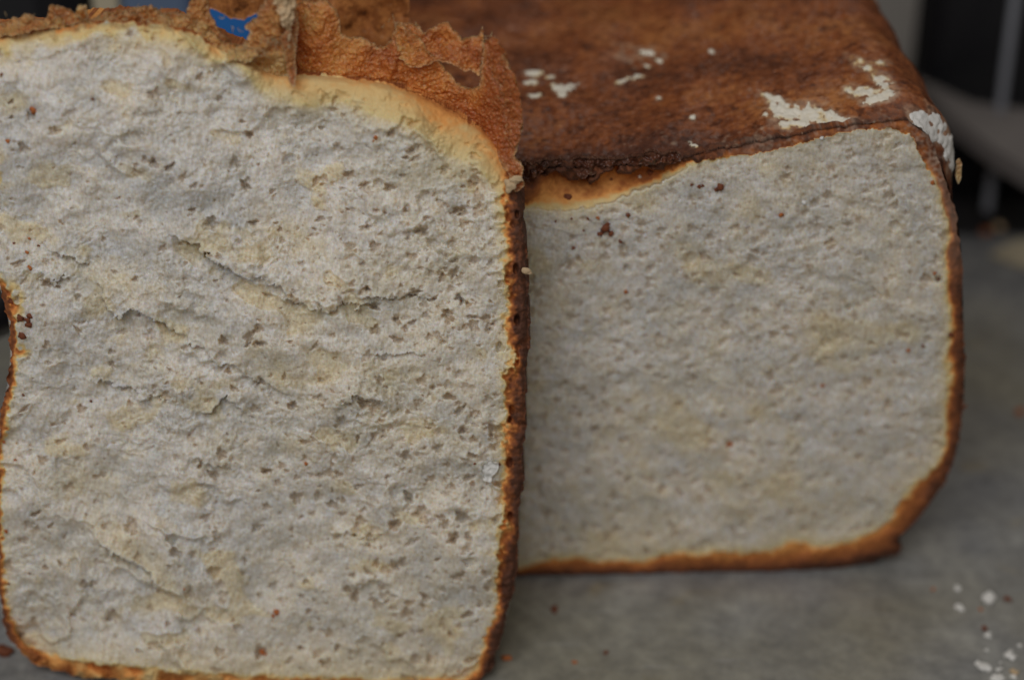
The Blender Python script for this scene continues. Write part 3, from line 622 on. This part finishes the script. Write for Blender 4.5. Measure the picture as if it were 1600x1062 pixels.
for _ in range(110):                                     # pinholes and blisters
    i, j = rng.integers(6, nr-40), rng.integers(0, nc); r = rng.uniform(1.5, 4)
    a0, a1 = max(0, i-8), min(nr, i+9); jj = (np.arange(j-8, j+9)) % nc
    dd = np.hypot(np.arange(a0, a1)[:, None]-i, (np.arange(-8, 9))[None, :])/r
    D[a0:a1, jj] += rng.choice([-.8, .35])*np.exp(-dd**2*1.5)
bulge = .0048*np.exp(-((Px-1470)**2+(Py-245)**2)/(2*62**2))[None]*ss(0, .009, ks)[:, None]
endk = ss(.150, .185, ks)[:, None]
shrink = 1-.14*ss(.145, .185, ks)**2
VB = cen+(base-cen)*shrink[:, None, None] if False else None
VB = (base[None]-cen)*np.stack([shrink, np.ones(nr), shrink], -1)[:, None, :]+cen+ks[:, None, None]*DIR+nrm[None]*(D*fade*.001+bulge)[..., None]
# top swells slightly behind the cut
VB[..., 2] += (.003*np.sin(np.clip(ks/.16, 0, 1)*math.pi))[:, None]*ss(.05, .11, VB[0, :, 2])[None]
VB[..., 2] = np.maximum(VB[..., 2], .0003)
idx = np.arange(nr*nc).reshape(nr, nc); nx_ = np.roll(idx, -1, 1)
fB = np.stack([idx[:-1], nx_[:-1], nx_[1:], idx[1:]], -1).reshape(-1, 4)
VBf = VB.reshape(-1, 3)
# where each point shows in the photograph (only to lay out the flour as it lies on this loaf)
rel = VBf-CP; dpt = rel @ FW; sx = (800+F*rel[:, 0]/dpt).reshape(nr, nc); sy = (531-F*(rel @ UPV)/dpt).reshape(nr, nc)
g1, g2, g3 = gf(gs, 6, 6, 0, 41, 2), gf(gs, 18, 18, 0, 42, 2), gf(gs, 3, 3, 0, 43, 2)
topm = VB[..., 2] > .06
def blot(cx, cy, rx, ry, a=0):
    u = ((sx-cx)*math.cos(a)+(sy-cy)*math.sin(a))/rx; v = (-(sx-cx)*math.sin(a)+(sy-cy)*math.cos(a))/ry
    return (1-np.hypot(u, v))*topm
PATCH = {
    'corner': [(1445, 200, 34, 18, .9), (1466, 200, 34, 17, 1.1), (1484, 235, 42, 13, 1.35), (1498, 285, 42, 8, 1.45), (1440, 184, 22, 12, .3)],
    'big': [(1232, 178, 40, 15, .45), (1250, 192, 42, 13, -.1), (1268, 180, 34, 18, 0), (1204, 152, 26, 6, .35), (1310, 190, 30, 6, -.1)],
    'upper_right': [(1350, 104, 30, 9, .6), (1376, 124, 24, 12, .8), (1372, 99, 18, 6, 0)],
    'mid_right': [(1352, 145, 34, 11, .15), (1376, 151, 26, 9, -.3)],
    'left1': [(835, 115, 14, 7, 0)], 'left2': [(860, 121, 12, 4, -.1)], 'left3': [(833, 129, 9, 5, 0), (823, 131, 6, 3, 0)], 'left4': [(837, 150, 14, 4, 0)],
    'left5': [(872, 138, 14, 7, .3), (888, 138, 18, 5, -.35), (878, 148, 9, 5, 0)], 'mid1': [(972, 128, 12, 4, -.3), (990, 121, 16, 4, -.05)],
    'mid2': [(1012, 84, 14, 4, .1), (1030, 96, 9, 4, .4)], 'mid3': [(1012, 104, 6, 3.5, 0)], 'small1': [(1085, 228, 9, 3.5, .2), (1078, 222, 5, 3, 0)], 'small2': [(1082, 184, 5, 6, 0)], 'small3': [(1112, 81, 6, 4, 0)], 'small4': [(1029, 154, 5, 4, 0)], 'small5': [(1053, 224, 5, 3, 0)], 'small6': [(1195, 180, 6, 4, 0)]}
flour_soft = np.zeros(gs)
items = []
for nm, bl in PATCH.items():
    m = np.max([blot(*b) for b in bl], 0); big = nm in ('corner', 'big', 'upper_right', 'mid_right')
    ero = (.15 if big else .09)*g1+(.11 if big else .05)*g2+.08*g3
    if nm == 'corner': ero = ero*.45
    items.append((nm, m+ero*(.9 if big else 1)-(.10 if big else .0)))
    flour_soft = np.maximum(flour_soft, np.clip((m+.25*g1+.18*g2+.45)*(.9 if big else .45), 0, .75)*(m > -.5))
tan = np.clip(blot(1005, 88, 42, 16)+.35*g1+.2*g2, 0, .6)
dust = np.clip(.16*(g1+g3*.8)+.18-.02*np.abs(sy-(232-.10*(sx-1080))), 0, .45)*(sx > 1120)*(sx < 1430)
rim = np.clip(np.maximum(np.maximum(flour_soft*.8, tan*.7), dust*1.1), 0, .8)*topm
tone = .28*gf(gs, 120, 70, 0, 55, 2)+.7*ss(.010, .0, ks)[:, None]+.6*ss(.045, .015, ks)[:, None]*ss(1250, 850, sx)+.35*np.exp(-((sx-1220)/110)**2-((sy-90)/30)**2)*1.5
A = {'rim': rim.ravel(), 'tone': tone.ravel()}
o = mesh_obj('crust', VBf, fB, M_loaf, attrs=A); adopt(o, loaf_root); o['label'] = 'dark brown baked outer crust of the loaf'
# normals of the body grid for raised flour
du = np.roll(VB, -1, 1)-np.roll(VB, 1, 1); dv = np.gradient(VB, axis=0); nn_ = np.cross(du, dv); nn_ /= np.linalg.norm(nn_, axis=2)[..., None]+1e-12
if (nn_[20, :, 2]*(VB[20, :, 2] > .1)).sum() < 0: nn_ = -nn_
for nm, m in items:
    fm = (m[:-1] > 0) & (m[1:] > 0) & (np.roll(m, -1, 1)[:-1] > 0) & (np.roll(m, -1, 1)[1:] > 0)
    fm &= (topm[:-1])
    if fm.sum() < 6: continue
    lift = (-.00008+.00026*ss(0, .35, m)*(1+.35*g1+.3*g3))
    Vf = (VB+nn_*lift[..., None]).reshape(-1, 3)
    ff = np.stack([idx[:-1], nx_[:-1], nx_[1:], idx[1:]], -1)[fm]
    for fc in comps(ff, len(Vf), 10):
        v_, f_, a_ = compact(Vf, fc, {'thick': np.clip(.15+m.ravel()*2.0+.35*g2.ravel(), 0, 1)}); o = mesh_obj('flour_patch', v_, f_, M_patch if nm != 'corner' else M_flour, attrs=a_); adopt(o, loaf_root)
# rear end
eb = VB[-1]; ce = eb.mean(0); vb = np.vstack([eb, ce]); fe = np.array([(i, (i+1) % nc, nc) for i in range(nc)])
o = mesh_obj('end_crust', vb, fe, M_loaf, attrs={'rim': np.zeros(nc+1), 'tone': np.zeros(nc+1)}); adopt(o, loaf_root)
# the part of the cut face hidden behind the slice
Pm = np.array([(762, 262), (762, 880), (762, 906), (640, 906), (575, 890), (545, 850), (538, 700), (545, 500), (556, 360), (566, 300), (584, 272), (640, 262)]); vb = on_loaf(Pm[:, 0], Pm[:, 1], np.full(len(Pm), -1.0))
vb = np.vstack([vb, vb.mean(0)]); n_ = len(Pm); o = mesh_obj('crumb', vb, np.array([(i, (i+1) % n_, n_) for i in range(n_)]), M_bread, attrs={'bake': np.zeros(n_+1), 'cream': np.full(n_+1, .2)}); adopt(o, loaf_root)
# ragged dark edge of the lifted crust over the hollow
LIPL = [(818, 262), (850, 252), (900, 248), (960, 248), (1010, 245), (1055, 240), (1062, 247), (1040, 255), (1012, 260), (990, 256), (966, 256), (945, 260), (936, 268), (922, 276), (908, 277), (903, 270), (900, 258), (880, 254), (855, 262), (835, 276), (826, 285), (820, 276)]
sheet('lifted_crust_edge', LIPL, lambda X, Y: 1.1+.3*np.sin(X/13)-.02*(270-Y), M_loaf, loaf_root, place=on_loaf, seed=40, rag=2.6, thick=1.6, bumps=(.4, .45, .2), tone=lambda X, Y: 1.3+0*X-1.0*ss(880, 840, X), rimw=1.5, rimamt=.12)
# side flap of crust to the left, behind the torn slice top
FLAP = [(318, -80), (640, -80), (640, 200), (560, 180), (500, 90), (440, 30), (428, 26), (412, 10), (402, 13), (385, 18), (366, 16), (348, 9), (338, 4), (326, 2), (320, -6)]
FN = np.array([0, -1., 0]); FP = np.array([0, .030, 0])
def on_flap(px, py, h=0): return hit(px, py, FP, FN)+FN*(np.asarray(h)[..., None]*.001)
on_flap.n = FN
sheet('crust_flap', FLAP, lambda X, Y: 4*ss(600, 420, X), M_loaf, loaf_root, place=on_flap, seed=41, rag=1.6, step=2, thick=1.2, bumps=(.3, .03, .01), tone=lambda X, Y: -.5-.9*ss(480, 330, X), rimw=2, rimamt=.1, label='blurred flap of brown crust hanging off the left side of the loaf')
# shard on the right edge, notch piece
sheet('crust_shard', [(1495, 254), (1500, 249), (1503, 257), (1501, 282), (1497, 292), (1494, 275)], lambda X, Y: -2.5+0*X, M_gold, loaf_root, place=on_loaf, seed=42, rag=.6, step=1, bumps=(.1, .1, .05))
FL2 = [(1125, 292, 9, 0), (1119, 297, 5, 0), (1092, 292, 4, 0), (1098, 290, 3, 0), (945, 358, 9, 0), (938, 366, 6, 0), (955, 364, 6, 0), (949, 350, 5, 0), (969, 377, 4, 0), (981, 337, 4.5, 0), (896, 387, 4, 0), (919, 341, 4, 0), (934, 340, 4, 1), (978, 456, 4.5, 1), (1140, 693, 8, 1), (1220, 336, 5, 1), (1466, 437, 5, 0), (1460, 427, 3.5, 1), (1457, 286, 5, 1), (887, 308, 7, 0), (1418, 548, 4.5, 1), (1285, 603, 4, 1),
       (868, 346, 2.5, 0), (955, 280, 3, 0), (1016, 270, 7, 0), (1486, 523, 6, 0), (912, 360, 2.5, 0), (893, 342, 2.5, 0), (1442, 540, 4, 0), (1081, 289, 3, 0), (1012, 862, 4, 0), (1480, 735, 6, 0), (1508, 635, 4, 0)]
for k, (px, py, r, orange) in enumerate(FL2):
    lump('crust_fleck', on_loaf(px, py, surf(None, X2, Y2, h2, px, py, st2)+.15), r/7.3*.001*.66, M_fleck_o if orange else M_fleck, loaf_root, (1.0, .5, 1.1), 300+k, 2)
for k, (px, py, r) in enumerate(((1256, 317, 6), (1000, 276, 4), (1037, 285, 4), (1284, 216, 5))):
    lump('flour_grain', on_loaf(px, py, surf(None, X2, Y2, h2, px, py, st2)+.2), r/7.3*.001*.6, M_flour, loaf_root, (1, .6, 1), 400+k, 2)

# ================================================================== THE WORKTOP AND WHAT LIES ON IT
def box(name, lo, hi, mat, parent=None, bev=.002, taper=0):
    import bmesh
    bm = bmesh.new(); bmesh.ops.create_cube(bm, size=1); lo, hi = Vector(lo), Vector(hi)
    for v in bm.verts: v.co = Vector([(lo[i]+hi[i])/2+v.co[i]*(hi[i]-lo[i]) for i in range(3)])
    if bev: bmesh.ops.bevel(bm, geom=bm.edges[:], offset=bev, segments=3, affect='EDGES', profile=.5)
    me = bpy.data.meshes.new(name); bm.to_mesh(me); bm.free(); me.materials.append(mat)
    for q in me.polygons: q.use_smooth = False
    o = bpy.data.objects.new(name, me); C.objects.link(o)
    if parent: adopt(o, parent)
    return o
o = box('worktop', (-.6, -.5, -.012), (.6, .160, 0), M_work, bev=.0015); o['kind'] = 'structure'
M_counter = plain('dark_counter', (.035, .034, .034), .35, 0, .2, 20)
o = box('counter', (-1.5, -1.2, -.06), (1.5, 1.6, -.014), M_counter, bev=.002); o['kind'] = 'structure'
M_wall = plain('kitchen_wall', (.09, .085, .08), .7, 0, .2, 6)
o = box('wall', (-1.5, 1.6, -.06), (1.5, 1.7, 1.2), M_wall, bev=0); o['kind'] = 'structure'

def place_lump(name, px, py, r_px, mat, label, cat, group, seed, flatness=.45, asp=1.0):
    p = on_top(np.array([px*1.]), np.array([py*1.]))[0]; s = r_px*.001/7.6*1.1
    o = lump(name, (p[0], p[1], s*flatness*.7), s, mat, None, (1.0, asp, flatness), seed, 3)
    o['label'] = label; o['category'] = cat; o['group'] = group; return o
FLB = [(1545, 935, 12, 'largest round white flour clump on the grey worktop right of the loaf'), (1496, 920, 7, 'small flour clump up left of the largest round one'), (1498, 949, 6.5, 'small flour clump lying just below another, left of the largest one'),
       (1543, 993, 5, 'tiny flour dot beside a brown crumb, below the largest clump'), (1578, 1025, 9.5, 'wide flat flour clump near the lower right corner of the worktop'), (1537, 1043, 9, 'round flour clump low on the right, left of the widest one'),
       (1529, 1038, 4.5, 'tiny flour clump touching the left side of the low round clump'), (1561, 1046, 4, 'tiny flour dot between the low round clump and the frame corner'), (1560, 1060, 9, 'flat flour smear cut by the bottom of the photo'), (1593, 1008, 3, 'very small flour dot close to the right frame edge'),
       (1541, 1016, 3, 'very small flour dot straight above the low round clump'), (1583, 1058, 5, 'pale flour dot in the bottom right corner'), (1563, 1035, 2.5, 'faintest flour dot just left of the widest flat clump')]
for k, (x, y, r, lab) in enumerate(FLB):
    place_lump('flour_clump', x, y, r, M_flour, lab, 'flour clump', 'flour clumps on the worktop', 600+k, .35 if r > 8 else .5, .8)
CRB = [(866, 953, 6, 0, 'dark brown crumb on the worktop just below the loaf near the slice'), (1573, 937, 5, 0, 'brown crumb just right of the largest flour clump'), (1538, 983, 5, 0, 'brown crumb above a tiny flour dot on the right'), (792, 1029, 7, 1, 'orange crumb beside the bottom right corner of the slice'),
       (946, 1020, 3.5, 0, 'small brown crumb low on the worktop right of the slice'), (898, 1034, 4, 1, 'small orange crumb near the bottom edge of the photo'), (6, 1020, 11, 0, 'dark crumb at the lower left corner beside the slice'), (1593, 645, 9, 1, 'blurred orange crumb at the right edge beside the loaf'),
       (1584, 1050, 6, 2, 'tan crumb in the bottom right corner by the flour'), (1458, 921, 3, 1, 'faint orange crumb left of the small flour clumps'), (1532, 952, 3, 1, 'faint tan crumb below the largest flour clump'), (1560, 358, 11, 2, 'blurred tan crumb at the far edge of the worktop right of the loaf'), (1540, 364, 10, 1, 'blurred orange crumb left of the tan one at the far edge')]
for k, (x, y, r, t_, lab) in enumerate(CRB):
    place_lump('bread_crumb', x, y, r, (M_fleck, M_fleck_o, M_pale)[t_], lab, 'crumb', 'crumbs on the worktop', 700+k, .6, .8)

# ================================================================== BEHIND
ap = empty('black_appliance', (.19, .23, -.014), 'blurred black kitchen appliance standing behind the loaf on the right', 'appliance')
box('housing', (.127, .205, -.012), (.40, .235, .085), M_black, ap, .006)
rod = box('steel_strip', (-.0014, -.0015, -.20), (.0014, .0015, .20), M_steel, None, .0006)
a = on_loaf(1595, -40); 
pa, pb = hit(1594, -60, np.array([0, .195, 0]), FN), hit(1536, 372, np.array([0, .170, 0]), FN)
pb[2] = max(pb[2], .002); mid = (pa+pb)/2; d = Vector(pa-pb); rod.location = mid; rod.scale = (1, 1, d.length/.4); rod.rotation_euler = d.to_track_quat('Z', 'Y').to_euler()
rod.name = 'steel_blade'; rod['label'] = 'thin blurred steel strip leaning upright at the right edge'; rod['category'] = 'steel strip'
# grey cloth band lying across
def poly_slab(name, pts, z, t, mat):
    P = np.array([on_top(np.array([float(x)]), np.array([float(y)]), z)[0] for x, y in pts]); n = len(P)
    V = np.vstack([P, P-[0, 0, t]]); import bmesh
    bm = bmesh.new(); vs_ = [bm.verts.new(v) for v in V]
    bm.faces.new(vs_[:n]); bm.faces.new(vs_[n:][::-1])
    for i in range(n): bm.faces.new((vs_[i], vs_[n+i], vs_[n+(i+1) % n], vs_[(i+1) % n]))
    bmesh.ops.recalc_face_normals(bm, faces=bm.faces)
    me = bpy.data.meshes.new(name); bm.to_mesh(me); bm.free(); me.materials.append(mat); o = bpy.data.objects.new(name, me); C.objects.link(o); return o
o = poly_slab('grey_tray', [(1430, 120), (1520, 160), (1640, 175), (1640, 285), (1560, 235), (1480, 175)], .03, .006, M_grey); o['label'] = 'blurred grey brown band crossing before the black appliance'; o['category'] = 'tray'
o = poly_slab('grey_board', [(1300, -60), (1456, -60), (1466, 40), (1462, 110), (1452, 150), (1400, 150)], .0, .008, M_can); o['label'] = 'blurred grey board end between the loaf and the black appliance'; o['category'] = 'board'
o = poly_slab('cream_paper', [(1548, 396), (1580, 376), (1660, 366), (1660, 430), (1590, 412)], .0015, .001, M_cream); o['label'] = 'blurred cream scrap lying at the right edge of the worktop'; o['category'] = 'paper'
o = box('pale_blue_box', (-.0995, .12, 0), (-.081, .155, .113), M_bluegrey, None, .003); o['label'] = 'blurred dull pale blue box left of the vivid blue one'; o['category'] = 'box'
o = box('cream_carton', (-.1075, .125, 0), (-.1005, .16, .118), M_cream, None, .001); o['label'] = 'narrow blurred cream carton between the black jar and the blue box'; o['category'] = 'carton'
o = box('black_jar', (-.19, .12, 0), (-.109, .17, .135), M_black, None, .012); o['label'] = 'blurred black jar behind the left end of the slice top'; o['category'] = 'jar'
o = box('blue_box', (-.080, .12, 0), (-.045, .155, .113), M_blue, None, .003); o['label'] = 'blurred blue plastic box behind the torn top of the slice'; o['category'] = 'box'

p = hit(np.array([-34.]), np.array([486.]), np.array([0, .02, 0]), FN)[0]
o = lump('notch_shade_lump', p, .0075, M_black, None, (1.0, .8, 1.05), 950, 3); o['label'] = 'added dark lump standing in for shade in the notch at the left edge of the slice'; o['category'] = 'shade lump'  # added dark lump, stands in for the shade behind the notch
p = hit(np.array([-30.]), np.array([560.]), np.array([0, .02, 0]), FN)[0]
